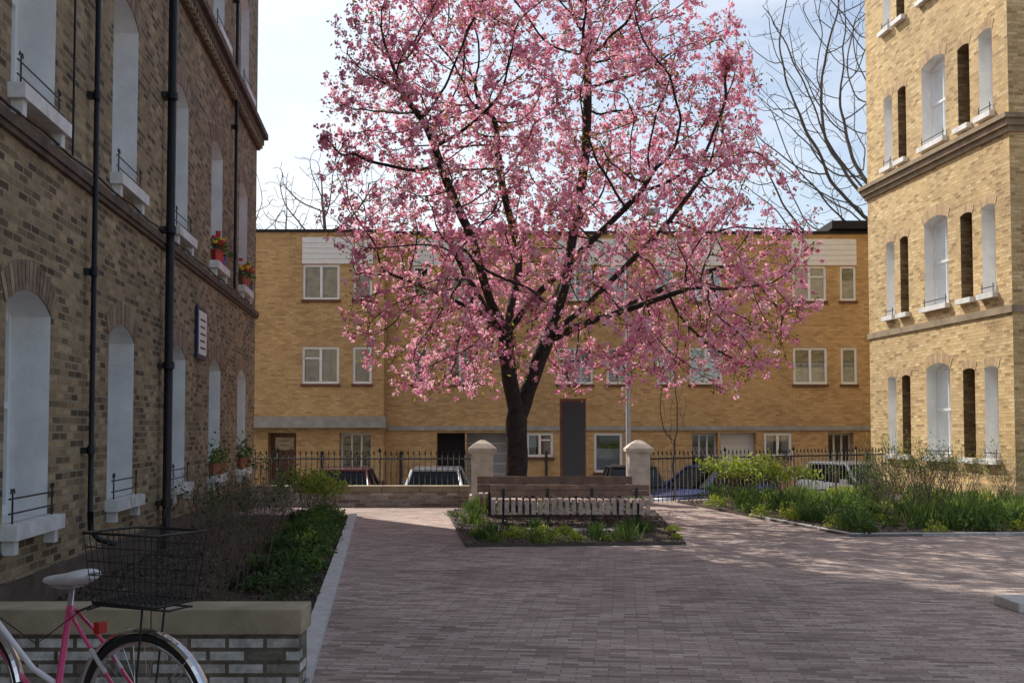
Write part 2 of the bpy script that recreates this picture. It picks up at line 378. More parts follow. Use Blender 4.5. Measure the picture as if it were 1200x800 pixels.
# ================================================================ FAR BUILDING
fb=empty('terraced_brick_flats')
FO=(0,36,0); FU=(1,0,0); FV=(0,-1,0); S=36.11
def fx(x): return (x-600)/S
def fz(y): return 1.6-(y-503)/S
w=MB(FO,FU,FV); tr=MB(FO,FU,FV); g=MB(FO,FU,FV)
def flatwin(u0,u1,z0,z1,v,n,fr=UPVC):
    f=.075
    tr.box(u0,u1,v-.10,v-.03,z0,z0+f,fr); tr.box(u0,u1,v-.10,v-.03,z1-f,z1,fr)
    tr.box(u0,u0+f,v-.10,v-.03,z0+f,z1-f,fr); tr.box(u1-f,u1,v-.10,v-.03,z0+f,z1-f,fr)
    for i in range(1,n):
        um=u0+(u1-u0)*i/n; tr.box(um-.04,um+.04,v-.098,v-.025,z0+f,z1-f,fr)
    if random.random()<.6:
        k=random.randrange(n); a=u0+(u1-u0)*k/n; b_=u0+(u1-u0)*(k+1)/n
        tr.box(a+f*.6,b_-f*.6,v-.095,v-.03,z1-(z1-z0)*.33,z1-(z1-z0)*.33+.05,fr)
    g.poly([(u0+f,v-.07,z0+f),(u1-f,v-.07,z0+f),(u1-f,v-.07,z1-f),(u0+f,v-.07,z1-f)],GLASS)
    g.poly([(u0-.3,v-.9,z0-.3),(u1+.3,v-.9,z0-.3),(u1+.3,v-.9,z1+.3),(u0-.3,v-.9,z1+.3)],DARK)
    k=random.random(); W=u1-u0
    if k<.4: curtain(g,u0+f,u1-f,z0+f,z1-f,v-.13)
    elif k<.7:
        curtain(g,u0+f,u0+W*.36,z0+f,z1-f,v-.13); curtain(g,u1-W*.36,u1-f,z0+f,z1-f,v-.13)
    else: curtain(g,u0+f,u1-f,z0+f,z0+(z1-z0)*.6,v-.14)
    tr.box(u0-.04,u1+.04,v-.02,v+.05,z0-.09,z0-.002,BROWND)
pairs=[((356,399),(415,437)),((523,555),(483,503)),((653,695),(711,735)),((808,847),(770,790)),((930,970),(986,1005)),((1090,1130),(1148,1168)),((200,243),(259,281))]
secA=[];secB=[]
for wd,nr in pairs:
    for (a,b),n in ((wd,2),(nr,1)):
        ua,ub=fx(a),fx(b); A=a<450 ; v=.35 if A else 0
        ops=[]
        for (yb,yt) in ((450,407),(352,311)):
            ops.append((fz(yb),fz(yt),0,.13,FARB,None)); flatwin(ua,ub,fz(yb),fz(yt),v,n)
        (secA if A else secB).append([ua,ub,ops])
    a=min(wd[0],nr[0]); b=max(wd[1],nr[1]); v=.35 if a<450 else 0
    z0,z1=fz(310),fz(279)
    tr.box(fx(a)-.02,fx(b)+.02,v-.1,v+.03,z0,z1,UPVC)
    for i in range(1,5): tr.box(fx(a)-.02,fx(b)+.02,v+.03,v+.042,z0+(z1-z0)*i/5-.012,z0+(z1-z0)*i/5+.012,WSILL)
ztop=fz(273)
zg=fz(500)
wall_openings(w,fx(180),fx(451),zg,ztop,secA,FARB,.35)
wall_openings(w,fx(451),fx(1200),zg,ztop,secB,FARB,0)
w.poly([(fx(451),.35,-.9),(fx(451),0,-.9),(fx(451),0,ztop),(fx(451),.35,ztop)],FARB)
gA=[(317,350,'bd'),(400,437,'gl')]
gB=[(512,545,'dk'),(547,596,'gr'),(617,648,'wn'),(696,729,'wn2'),(811,841,'gl'),(844,886,'wg'),(895,927,'wn'),(970,1000,'gl'),(1060,1090,'bd')]
for lst,ulo,uhi,v in ((gA,fx(180),fx(451),.35),(gB,fx(451),fx(1200),0)):
    cl=[]
    for a,b,t in lst:
        ua,ub=fx(a),fx(b); zt=fz(507)
        if t.startswith('wn'):
            zb=fz(553 if t=='wn2' else 535)
            cl.append((ua,ub,[(zb,zt,0,.13,FARB,None)])); flatwin(ua,ub,zb,zt,v,1 if t=='wn2' else 2)
        else:
            zb=-.85; cl.append((ua,ub,[(zb,zt,0,.45,FARB,None)]))
            m={'bd':BROWND,'dk':DARK,'gr':GREYD,'wg':UPVC,'gl':DARK}[t]
            tr.box(ua,ub,v-.5,v-.44,zb,zt,m)
            if t=='bd':
                for zz in (0,.75): tr.box(ua+.12,ub-.12,v-.44,v-.42,zb+.2+zz,zb+.8+zz,BROWND)
                g.poly([(ua+.15,v-.425,zt-.55),(ub-.15,v-.425,zt-.55),(ub-.15,v-.425,zt-.15),(ua+.15,v-.425,zt-.15)],GLASS)
            if t=='gl':
                for q in (0,.33,.66,1):
                    um=ua+(ub-ua-.06)*q; tr.box(um,um+.06,v-.44,v-.38,zb,zt,UPVC)
                tr.box(ua,ub,v-.438,v-.385,zb+1.0,zb+1.08,UPVC); tr.box(ua,ub,v-.438,v-.385,zt-.07,zt-.001,UPVC)
                g.poly([(ua,v-.41,zb),(ub,v-.41,zb),(ub,v-.41,zt),(ua,v-.41,zt)],GLASS)
            if t in('wg','gr'):
                for i in range(1,7): tr.box(ua+.02,ub-.02,v-.44,v-.425,zb+i*.33,zb+i*.33+.025,WSILL)
    wall_openings(w,ulo,uhi,-.9,zg,cl,FARB,v)
tr.box(fx(180),fx(451)+.1,.30,.72,fz(501),fz(488),CONC); tr.box(fx(451)+.102,fx(1200),-.05,.06,fz(504),fz(499),CONC)
tr.box(fx(180),fx(451)+.05,-.2,.40,ztop,ztop+.09,DARK); tr.box(fx(451)+.052,fx(1200),-.2,.06,ztop,ztop+.09,DARK)
tr.box(fx(975),fx(1090),-4,.25,ztop+.15,ztop+.4,DARK)
w.poly([(fx(180),-9,ztop),(fx(1200),-9,ztop),(fx(1200),0,ztop),(fx(180),0,ztop)],ROADM)
for a in (fx(180),fx(1200)): w.poly([(a,.35,-.9),(a,-9,-.9),(a,-9,ztop),(a,.35,ztop)],FARB)
w.poly([(fx(180),-9,-.9),(fx(1200),-9,-.9),(fx(1200),-9,ztop),(fx(180),-9,ztop)],FARB)
for a in (380,470,640,760,920,1015):
    tr.tube([(fx(a),.05 if a>451 else .4,-.8),(fx(a),.05 if a>451 else .4,.9)],.04,8,BLACK)
w.build('walls',fb); tr.build('frames_panels_and_doors',fb); g.build('glazing',fb)

# ================================================================ GROUND
b=MB(); b.poly([(-600,-600,-.92),(600,-600,-.92),(600,600,-.92),(-600,600,-.92)],GROUNDM); b.build('ground')
b=MB(); b.poly([(-60,24,-.87),(60,24,-.87),(60,34,-.87),(-60,34,-.87)],ROADM)
for x in np.arange(-40,40,4.5): b.poly([(x,27.2,-.866),(x+.1,27.2,-.866),(x+.1,32.0,-.866),(x,32.0,-.866)],UPVC)
b.build('road')
b=MB(); b.box(-60,60,34,35.7,-.88,-.75,CONC); b.build('pavement')
cy=[(-30,-25),(40,-25),(40,29.2),(10,29.2),(3.2,24.9),(-30,24.9)]
b=MB(); b.poly([(x,y,0) for x,y in cy],PAVE)
for i in range(len(cy)):
    a,c=cy[i],cy[(i+1)%len(cy)]; b.poly([(a[0],a[1],-.95),(c[0],c[1],-.95),(c[0],c[1],0),(a[0],a[1],0)],CONC)
b.build('courtyard_paving')
b=MB()
for i in range(5): b.box(-.2,2.3,24.9+i*.34,24.9+(i+1)*.34,-.95,-.15-i*.15,CONC)
b.build('stone_steps')
def bed(name,pts,edge=True,z=.035):
    b=MB(); b.poly([(x,y,z) for x,y in pts],SOIL)
    for i in range(len(pts)):
        a,c=pts[i],pts[(i+1)%len(pts)]
        b.poly([(a[0],a[1],0),(c[0],c[1],0),(c[0],c[1],z),(a[0],a[1],z)],SOIL)
    return b.build(name)
left_bed=[(-3.85,6.95),(-1.39,6.95),(-2.98,20.4),(-5.2,20.4)]
mid_bed=[(-.62,15.2),(2.4,15.5),(2.75,21.6),(2.2,23.3),(-.3,23.3),(-1.25,21.5)]
right_bed=[(3.62,24.4),(4.35,20.5),(5.05,16.7),(9.5,16.9),(11.6,22.9),(10.28,22.95),(9.75,28.4),(9.2,28.0)]
bed('planting_bed',left_bed); bed('planting_bed',mid_bed); bed('planting_bed',right_bed)
def kerb(name,pts,wd=.13,h=.06,mat=KERB,L=.9):
    b=MB()
    for i in range(len(pts)-1):
        a=Vector((*pts[i],0)); c=Vector((*pts[i+1],0)); d=(c-a); n=max(1,int(d.length/L)); d/=n; t=d.normalized(); s=Vector((t.y,-t.x,0))*wd
        for j in range(n):
            p0=a+d*j+t*.004; p1=a+d*(j+1)-t*.004
            q=[p0,p1,p1+s,p0+s]; lo=[(v.x,v.y,-.02) for v in q]; hi=[(v.x,v.y,h) for v in q]
            b.poly(hi,mat)
            for k in range(4): b.poly([lo[k],lo[(k+1)%4],hi[(k+1)%4],hi[k]],mat)
    return b.build(name)
kerb('kerb',[(-1.39,6.93),(-2.98,20.4)],.14,.065)
kerb('kerb',[(4.35,20.5),(5.05,16.7),(9.5,16.9)][::-1],.07,.05,KERB)
STEEL=simple('steel_edging',(.07,.055,.05),.6)
kerb('steel_edging',[(-1.25,21.5),(-.62,15.2),(2.4,15.5),(2.75,21.6)],.012,.045,STEEL)
b=MB(); b.box(4.42,6.2,9.75,10.25,0,.09,KERB); b.build('concrete_step',bevel=.01)
b=MB(); b.box(.2,1.9,17.15,17.55,.02,.05,CONC); b.build('paving_slab')
def inpoly(x,y,P):
    c=False;j=len(P)-1
    for i in range(len(P)):
        if (P[i][1]>y)!=(P[j][1]>y) and x<(P[j][0]-P[i][0])*(y-P[i][1])/(P[j][1]-P[i][1])+P[i][0]: c=not c
        j=i
    return c
def samp(P,n):
    xs=[p[0] for p in P]; ys=[p[1] for p in P]; o=[]
    while len(o)<n:
        x,y=R(min(xs),max(xs)),R(min(ys),max(ys))
        if inpoly(x,y,P): o.append((x,y))
    return np.array(o)
MUL=foliage('bark_mulch',[(0,(.035,.022,.014)),(.7,(.11,.07,.045)),(1,(.24,.18,.12))],0)
A=np.concatenate([samp(left_bed,5000),samp(mid_bed,2500),samp(right_bed,3500)])
C=np.c_[A,np.full(len(A),.045)+rng.uniform(0,.015,len(A))]
quads_obj('bark_mulch',leafquads(C,.055,.4),rng.uniform(0,1,len(C)),MUL)

# ================================================================ WALLS, FENCES, PIERS
b=MB(); y0=6.6
b.box(-3.9,-1.26,y0+.03,6.88,-.05,.39,WALLB)
x=-3.93
while x<-1.3:
    x2=min(x+.9,-1.235); b.box(x,x2-.006,y0,6.92,.392,.54,COPE); x=x2
b.build('low_brick_wall',bevel=.008)
b=MB(); b.box(-7.5,-.9,23.15,23.4,-.05,.30,LOWB)
x=-7.5
while x<-.9:
    x2=min(x+.8,-.88); b.box(x,x2-.008,23.1,23.45,.302,.43,COPE); x=x2
b.build('low_garden_wall',bevel=.01)
def fence(name,a,c,h=1.12):
    b=MB(); a=Vector((*a,0)); c=Vector((*c,0)); L=(c-a).length; t=(c-a)/L; n=int(L/.125)
    for z in (.12,h-.16):
        b.tube([a+Vector((0,0,z)),c+Vector((0,0,z))],.018,4,BLACK)
    for i in range(n+1):
        q=a+t*(L*i/n); big=(i%18==0); r=.022 if big else .0105
        hh=h+(.06 if big else 0)
        b.tube([q+Vector((0,0,-.02)),q+Vector((0,0,hh-.07))],r,5,BLACK)
        b.tube([q+Vector((0,0,hh-.08)),q+Vector((0,0,hh-.05)),q+Vector((0,0,hh+.03))],[r,r*1.9,.002],5,BLACK,cap=False)
    return b.build(name)
fence('iron_railing_fence',(-7.4,24.5),(-.9,24.3)); fence('iron_railing_fence',(3.0,24.3),(9.72,28.7))
def pier(X,Y):
    b=MB((X,Y,0)); h=.225
    b.box(-h-.05,h+.05,-h-.05,h+.05,-.02,.2,STONE); b.box(-h,h,-h,h,.2,1.08,STONE)
    b.box(-h-.03,h+.03,-h-.03,h+.03,1.081,1.12,STONE); b.box(-h-.075,h+.075,-h-.075,h+.075,1.121,1.20,STONE)
    b.box(-h-.06,h+.06,-h-.06,h+.06,1.201,1.29,STONE,.10,.10); b.box(-h+.04,h-.04,-h+.04,h-.04,1.2905,1.37,STONE,.13,.13)
    b.build('stone_gate_pier',bevel=.012)
pier(-.64,24.0); pier(2.73,24.0)
b=MB(); bx=px(671,25.2); b.box(bx-.30,bx+.30,25.15,25.25,-.9,pz(467,25.2),BOARDF); b.box(bx-.22,bx+.27,25.13,25.149,-.5,pz(471,25.2),BOARD)
b.build('information_board',bevel=.004)
b=MB(); lx=px(736,27)
b.tube([(lx,27,-.9),(lx,27,.2),(lx,27,.25),(lx,27,6.2),(lx+.1,26.9,6.6),(lx+.5,26.5,6.8)],[.09,.09,.06,.05,.04,.035],12,GALV)
b.box(lx+.3,lx+.7,26.2,26.6,6.75,6.87,GALV); b.build('street_lamp')

# ================================================================ BENCHES
def bench(X0,X1,Y,face,top=.69):
    e=empty('slatted_timber_bench'); n=int((X1-X0)/.108)
    b=MB()
    for i in range(n):
        x=X0+i*(X1-X0)/n; d=R(-.004,.004)
        ys=sorted((Y,Y+face*.52)); b.box(x,x+.075,ys[0],ys[1],.375+d,.445+d,WOODL)
        yf=Y+face*.522; ys=sorted((yf,yf+face*.06)); b.box(x,x+.075,ys[0],ys[1],.20,.445+d,WOODL,.006,.004)
    b.build('seat',e,bevel=.006)
    b=MB()
    hh=(top-.47)/2
    for z0,z1,dy in ((.47,.47+hh-.005,0),(.47+hh+.005,top,.02)):
        ys=sorted((Y-face*(.02+dy),Y-face*(.075+dy))); b.box(X0-.02,X1+.02,ys[0],ys[1],z0,z1,WOODD)
    b.build('backrest',e,bevel=.006)
    b=MB()
    for x in np.linspace(X0+.2,X1-.2,4):
        ys=sorted((Y+.05*face,Y+face*.45)); b.box(x-.02,x+.02,ys[0],ys[1],.33,.372,BLACK)
        for yy in (Y+face*.05,Y+face*.42): b.box(x-.02,x+.02,yy-.03,yy+.03,0.0,.33,BLACK)
        b.box(x-.06,x+.06,Y+min(0,face*.5),Y+max(0,face*.5),.036,.05,BLACK)
        ys=sorted((Y-face*.0,Y-face*.018)); b.box(x-.025,x+.025,ys[0],ys[1],.33,.60,BLACK)
    b.build('legs',e)
bench(px(576,18.8),px(760,18.8),18.9,-1,.66)
bench(px(561,20.2),px(738,20.2),20.1,1,.76)

# ================================================================ TREES
def colonize(seeds,pts,step,infl,kill,iters,up=0.0):
    pos=[np.array(s[0],float) for s in seeds]; par=[s[1] for s in seeds]
    P=pts.copy(); near=np.zeros(len(P),int); dist=np.full(len(P),1e9)
    def upd(i0):
        nonlocal near,dist
        Q=np.array(pos[i0:])
        if len(Q)==0 or len(P)==0: return
        D=np.linalg.norm(P[:,None,:]-Q[None],axis=2); j=D.argmin(1); d=D[np.arange(len(P)),j]
        m=d<dist; near[m]=j[m]+i0; dist[m]=d[m]
    upd(0)
    for it in range(iters):
        act=dist<infl
        if not act.any(): break
        ids=near[act]; v=P[act]-np.array(pos)[ids]; v/=np.maximum(np.linalg.norm(v,axis=1,keepdims=True),1e-6)
        un,inv=np.unique(ids,return_inverse=True); S_=np.zeros((len(un),3)); np.add.at(S_,inv,v)
        i0=len(pos)
        for k,nid in enumerate(un):
            d=S_[k]; l=np.linalg.norm(d)
            if l<1e-3: continue
            d=d/l+np.array((0,0,up))+rng.normal(size=3)*.16; d/=np.linalg.norm(d)
            pos.append(pos[nid]+d*step); par.append(int(nid))
        upd(i0)
        keep=dist>kill
        P=P[keep]; near=near[keep]; dist=dist[keep]
        if len(P)==0 or len(pos)>14000: break
    return np.array(pos),par
def radii(pos,par,r0,rbase):
    n=len(pos); ch=[[] for _ in range(n)]
    for i,p_ in enumerate(par):
        if p_>=0: ch[p_].append(i)
    tips=sum(1 for c in ch if not c); ex=math.log(max(tips,2))/math.log(rbase/r0)
    r=np.zeros(n)
    for i in range(n-1,-1,-1):
        r[i]=r0 if not ch[i] else sum(r[c]**ex for c in ch[i])**(1/ex)
    return r,ch
def tree_mesh(b,pos,par,r,ch,mat,flare=True):
    st=[(0,-1)]
    while st:
        i,p_=st.pop(); path=[];rr=[]
        if p_>=0: path.append(pos[p_]); rr.append(r[i]*1.05)
        j=i
        while True:
            path.append(pos[j]); rr.append(r[j])
            if not ch[j]: break
            c=sorted(ch[j],key=lambda k:-r[k])
            for k in c[1:]: st.append((k,j))
            j=c[0]
        if len(path)<2: continue
        if len(path)>3:
            Q=[path[0]]+[(path[k-1]+2*path[k]+path[k+1])/4 for k in range(1,len(path)-1)]+[path[-1]]; path=Q
        m=max(rr); n=12 if m>.08 else (7 if m>.03 else (5 if m>.012 else 3))
        b.tube(path,rr,n,mat)
TY=21.2; k_=TY/F
def T(x,y,dy=0): return ((x-600)*k_,TY+dy,1.6-(y-503)*k_)
seeds=[];
def addp(pts,parent,sub=3):
    last=parent
    for q in pts:
        q=np.array(q,float); p0=np.array(seeds[last][0])
        for s_ in range(1,sub+1):
            seeds.append((p0+(q-p0)*s_/sub+ (rng.normal(size=3)*.03 if s_<sub else 0),last)); last=len(seeds)-1
    return last
seeds.append((np.array(T(608,605)),-1))
f=addp([T(607,575),T(605,530),T(607,492)],0)
l1=addp([T(597,450,-.1),T(593,420,-.15),T(594,392,-.2)],f)
r1=addp([T(617,462,.1),T(628,430,.2),T(641,398,.25)],f)
addp([T(575,360,-.5),T(560,300,-1.0),T(530,235,-1.4),T(505,170,-1.6)],l1)
addp([T(560,365,-.2),T(510,340,.1),T(455,318,.3)],l1)
addp([T(600,350,.3),T(610,290,.7),T(590,210,1.0),T(580,120,1.1)],l1)
addp([T(632,345,-.5),T(690,290,-1.0),T(745,240,-1.5)],l1)
addp([T(655,365,.3),T(668,310,.6),T(680,230,.6),T(690,140,.4),T(690,60,.3)],r1)
addp([T(685,378,.4),T(745,350,.9),T(810,318,1.2),T(870,295,1.3)],r1)
addp([T(670,385,-.4),T(725,372,-1.3),T(790,352,-2.0)],r1)
addp([T(650,360,1.0),T(670,290,2.2),T(690,220,2.8)],r1)
addp([T(560,360,1.0),T(530,310,2.0)],l1)
addp([T(560,350,-1.2),T(540,320,-2.2)],l1)
addp([T(655,385,-.2),T(700,345,-.1),T(765,280,0),T(825,205,0)],r1)
zk=[2.1,2.6,3.5,5.2,7.2,8.7,9.7,10.6,11.4]; rk=[3.2,4.2,4.7,4.85,4.5,4.2,3.85,3.0,1.0]; ck=[1.2,1.2,1.25,1.15,.75,.5,.35,.3,.3]
pts=[]
while len(pts)<6200:
    z=R(2.1,11.4); r_=np.interp(z,zk,rk); c_=np.interp(z,zk,ck)
    a=R(0,2*math.pi); q=math.sqrt(random.random()); x=math.cos(a)*q*r_; y=math.sin(a)*q*r_*.92
    d=math.hypot(x,y)
    if z<3.9 and d<(3.9-z)*1.7: continue
    if z<3.9 and random.random()<.15: continue
    edge=1+.2*noise.noise(Vector((math.cos(a)*2.4,math.sin(a)*2.4,z*.7)))
    if q>edge*.97: continue
    nn=noise.noise(Vector((x*.75,y*.75,z*.75+5)))
    if nn<-.22: continue
    if random.random()>.35+.65*q: continue
    pts.append((x+c_,y+TY,z))
pos,par=colonize(seeds,np.array(pts),.16,1.6,.23,120,.02)
r,ch=radii(pos,par,.0055,.205)
r[0]*=1.35; r[1]*=1.2; r[2]*=1.08
ct=empty('cherry_tree'); b=MB(); tree_mesh(b,pos,par,r,ch,BARK); b.build('trunk_and_branches',ct,uv=False)
print('cherry nodes',len(pos))
thin=np.where((r<.018)&(np.arange(len(pos))>len(seeds)))[0]
cen=[]
for i in thin:
    p_=pos[i]
    nn=noise.noise(Vector(p_*.95)); 
    dens=1.12+2.5*nn
    if not ch[i]: dens+=.75
    k=int(max(0,dens)+random.random())
    for _ in range(k): cen.append(p_+rng.normal(size=3)*.08)
cen=np.array(cen); print('clusters',len(cen))
K=14
dirs=unit(rng.normal(size=(len(cen)*K,3))); cc=np.repeat(cen,K,0); rad=np.repeat(rng.uniform(.04,.09,len(cen)),K)[:,None]
C=cc+dirs*rad*rng.uniform(.4,1,(len(cc),1))
tint=np.clip(np.repeat(rng.normal(.5,.2,len(cen)),K)+rng.normal(0,.13,len(cc)),0,1)
PINK=foliage('cherry_blossom',[(0,(.68,.20,.34)),(.35,(.87,.38,.52)),(.7,(.93,.55,.66)),(1,(.96,.77,.82))],.58)
quads_obj('blossom',leafquads(C,.056,.85),tint,PINK,ct)
BRZ=foliage('young_cherry_leaf',[(0,(.16,.07,.02)),(.5,(.30,.19,.035)),(1,(.38,.37,.06))],.5)
idx=rng.choice(thin,int(len(thin)*.6)); C=np.repeat(pos[idx],5,0)+rng.normal(size=(len(idx)*5,3))*.09
quads_obj('young_leaves',leafquads(C,.075,.45),rng.uniform(0,1,len(C)),BRZ,ct)
A=np.c_[rng.normal(1,3.2,2200),rng.normal(TY-2,3.2,2200)]; A=A[(A[:,1]<24.6)&(A[:,1]>9)]
C=np.c_[A,np.where([inpoly(x,y,mid_bed) or inpoly(x,y,right_bed) for x,y in A],.065,.012)]
n=len(C); th=rng.uniform(0,6.28,n); a_=np.c_[np.cos(th),np.sin(th),rng.uniform(-.15,.15,n)]*.016; b_=np.c_[-np.sin(th),np.cos(th),rng.uniform(-.1,.1,n)]*.013
quads_obj('fallen_petals',np.stack([C-a_,C+b_,C+a_,C-b_],1).reshape(-1,3),rng.uniform(.5,1,n),PINK)

def baretree(name,X,Y,zt,cz,rx,rz,n,rb_,r0,mat=BARKG,z0=-.9,step=.32,kill=.5,infl=6):
    sd=[(np.array((X,Y,z0)),-1)]
    m=8
    for i in range(1,m+1): sd.append((np.array((X+R(-.1,.1),Y+R(-.1,.1),z0+(zt-z0)*i/m)),len(sd)-1))
    q=rng.normal(size=(n*3,3)); q=unit(q)*rng.uniform(.25,1,(len(q),1))**.5
    P=np.c_[X+q[:,0]*rx,Y+q[:,1]*rx,cz+q[:,2]*rz]; P=P[P[:,2]>zt*.6][:n]
    ps,pr=colonize(sd,P,step,infl,kill,120,.03); r,c=radii(ps,pr,r0,rb_)
    b=MB(); tree_mesh(b,ps,pr,r,c,mat); b.build(name,uv=False)
baretree('bare_plane_tree',16,43,7,14,7.8,8,4200,.30,.010)
baretree('bare_plane_tree',-9.5,56,7,9.8,6,6.2,2200,.3,.012)
baretree('bare_plane_tree',8,58,6,8.5,6,4.5,1500,.3,.012)
baretree('young_bare_tree',px(787,25.3),25.0,.9,2.2,.42,1.05,220,.028,.004,z0=-.3,step=.12,kill=.13,infl=2)

# ================================================================ SHRUBS / PLANTS
def rec(b,p,d,L,r,dep,mat=TWIG,tips=None):
    q=p+d*L; mid=p+d*L*.5+Vector((R(-1,1),R(-1,1),R(-.3,1)))*L*.05
    b.tube([p,mid,q],[r,r*.85,r*.65],3 if r<.008 else 5,mat)
    if dep<=0:
        if tips is not None: tips.append(q)
        return
    for i in range(random.choice((2,2,3))):
        nd=(d+Vector((R(-1,1),R(-1,1),R(-.2,.9)))*.55).normalized(); rec(b,q,nd,L*R(.6,.85),r*.65,dep-1,mat,tips)
def twiggy(name,x,y,h,spread,n,leaf=None,leafn=6,dep=2,ls=.05,r=.006):
    e=empty(name); b=MB(); tips=[]
    for i in range(n):
        a=R(0,6.28); d=Vector((math.cos(a)*R(.05,.5),math.sin(a)*R(.05,.5),1)).normalized()
        rec(b,Vector((x+math.cos(a)*R(0,spread),y+math.sin(a)*R(0,spread),.03)),d,h*R(.3,.45),r,dep,TWIG,tips)
    b.build('stems',e,uv=False)
    if leaf:
        C=np.repeat(np.array([tuple(t) for t in tips]),leafn,0); C=C+rng.normal(size=C.shape)*.06
        quads_obj('leaves',leafquads(C,ls,.5,.3),rng.uniform(0,1,len(C)),leaf,e)
def tufts(name,centers,h,mat,n=60,w=.012,rad=.1):
    C=np.repeat(np.c_[centers,np.full(len(centers),.035)],n,0); C[:,:2]+=rng.normal(size=(len(C),2))*rad*.5
    hh=np.repeat(rng.uniform(.5,1.4,len(centers)),n)
    Q=blades(C,h,w).reshape(-1,4,3); 
    Q[:,:,2]=.035+(Q[:,:,2]-.035)*hh[:,None]
    return quads_obj(name,Q.reshape(-1,3),np.clip(np.repeat(rng.normal(.5,.2,len(centers)),n)+rng.normal(0,.15,len(C)),0,1),mat)
def bushes(name,centers,h,rad,mat,n=260,ls=.06):
    o=[]
    for x,y in centers:
        s=R(.55,1.3); q=unit(rng.normal(size=(n,3)))*rng.uniform(.3,1,(n,1))**.6; q[:,2]=np.abs(q[:,2])
        o.append(np.array((x,y,.04))+q*np.array((rad*s,rad*s,h*s)))
    C=np.concatenate(o); t=np.clip(np.repeat(rng.normal(.5,.22,len(centers)),n)+rng.normal(0,.18,len(C)),0,1)
    return quads_obj(name,leafquads(C,ls,.5,.4),t,mat)
mf=[p for p in samp(mid_bed,85) if p[1]<17.3 or p[0]<-.35 or p[1]>21.9]
tufts('ornamental_grass',np.array(mf),.20,FG,60,.011,.15)
bushes('ground_cover_plants',[p for p in samp(mid_bed,85) if p[1]<17.2 or p[0]<-.4],.13,.15,FL,120,.045)
rs=samp(right_bed,260); tufts('ornamental_grass',rs[:110],.30,FG,55,.011,.2)
bushes('ground_cover_plants',rs[110:185],.26,.24,FG,200,.06)
bushes('lime_ground_cover',rs[185:],.22,.2,FL,150,.055)
for x_,y_ in ((865,22.8),(885,22.2),(905,22.6),(925,22.0),(845,23.0)):
    twiggy('euphorbia_shrub',px(x_,y_),y_,1.0,.2,8,FL,9,2,.085)
for i in range(15):
    Y=R(18.2,22.5); twiggy('twiggy_shrub',px(R(1030,1200),Y),Y,R(.85,1.3),.22,8,FG if i%2 else FL,2,3,.04)
for i in range(6):
    Y=R(20.5,24.5); twiggy('twiggy_shrub',px(R(950,1040),Y),Y,.85,.2,7,FG,3,2,.05)
def lbp(y): return -1.39-(y-6.95)*.1182
L1=[]
for i in range(56):
    y=R(10,20); L1.append((lbp(y)-R(.15,.9),y))
bushes('ground_cover_plants',L1[:30],.22,.22,FD,200,.055)
bushes('lime_ground_cover',[(lbp(y)-R(.15,.6),y) for y in (14.5,16,16.8,17.6,18.3,18.8,19.3,19.8)],.24,.2,FL,200,.055)
tufts('ornamental_grass',np.array([p for p in L1[34:] if p[1]>11.5]),.20,FG,50,.010,.14)
bushes('low_green_shrub',[(lbp(y)-R(.2,.5),y) for y in (12.4,13.8,15.2,16.4,17.3,18.4,19.3)],.38,.3,FG,420,.055)
for i in range(12):
    Y=R(9.6,18.5); twiggy('twiggy_shrub',lbp(Y)-R(.8,1.7),Y,R(.8,1.2),.2,7,FD if i%3==0 else None,3,3,.04,.005)
for y_,x_ in ((20.0,362),(19.6,350),(20.2,378),(19.2,385)):
    twiggy('euphorbia_shrub',px(x_,y_),y_,.8,.2,7,FL,10,2,.08)

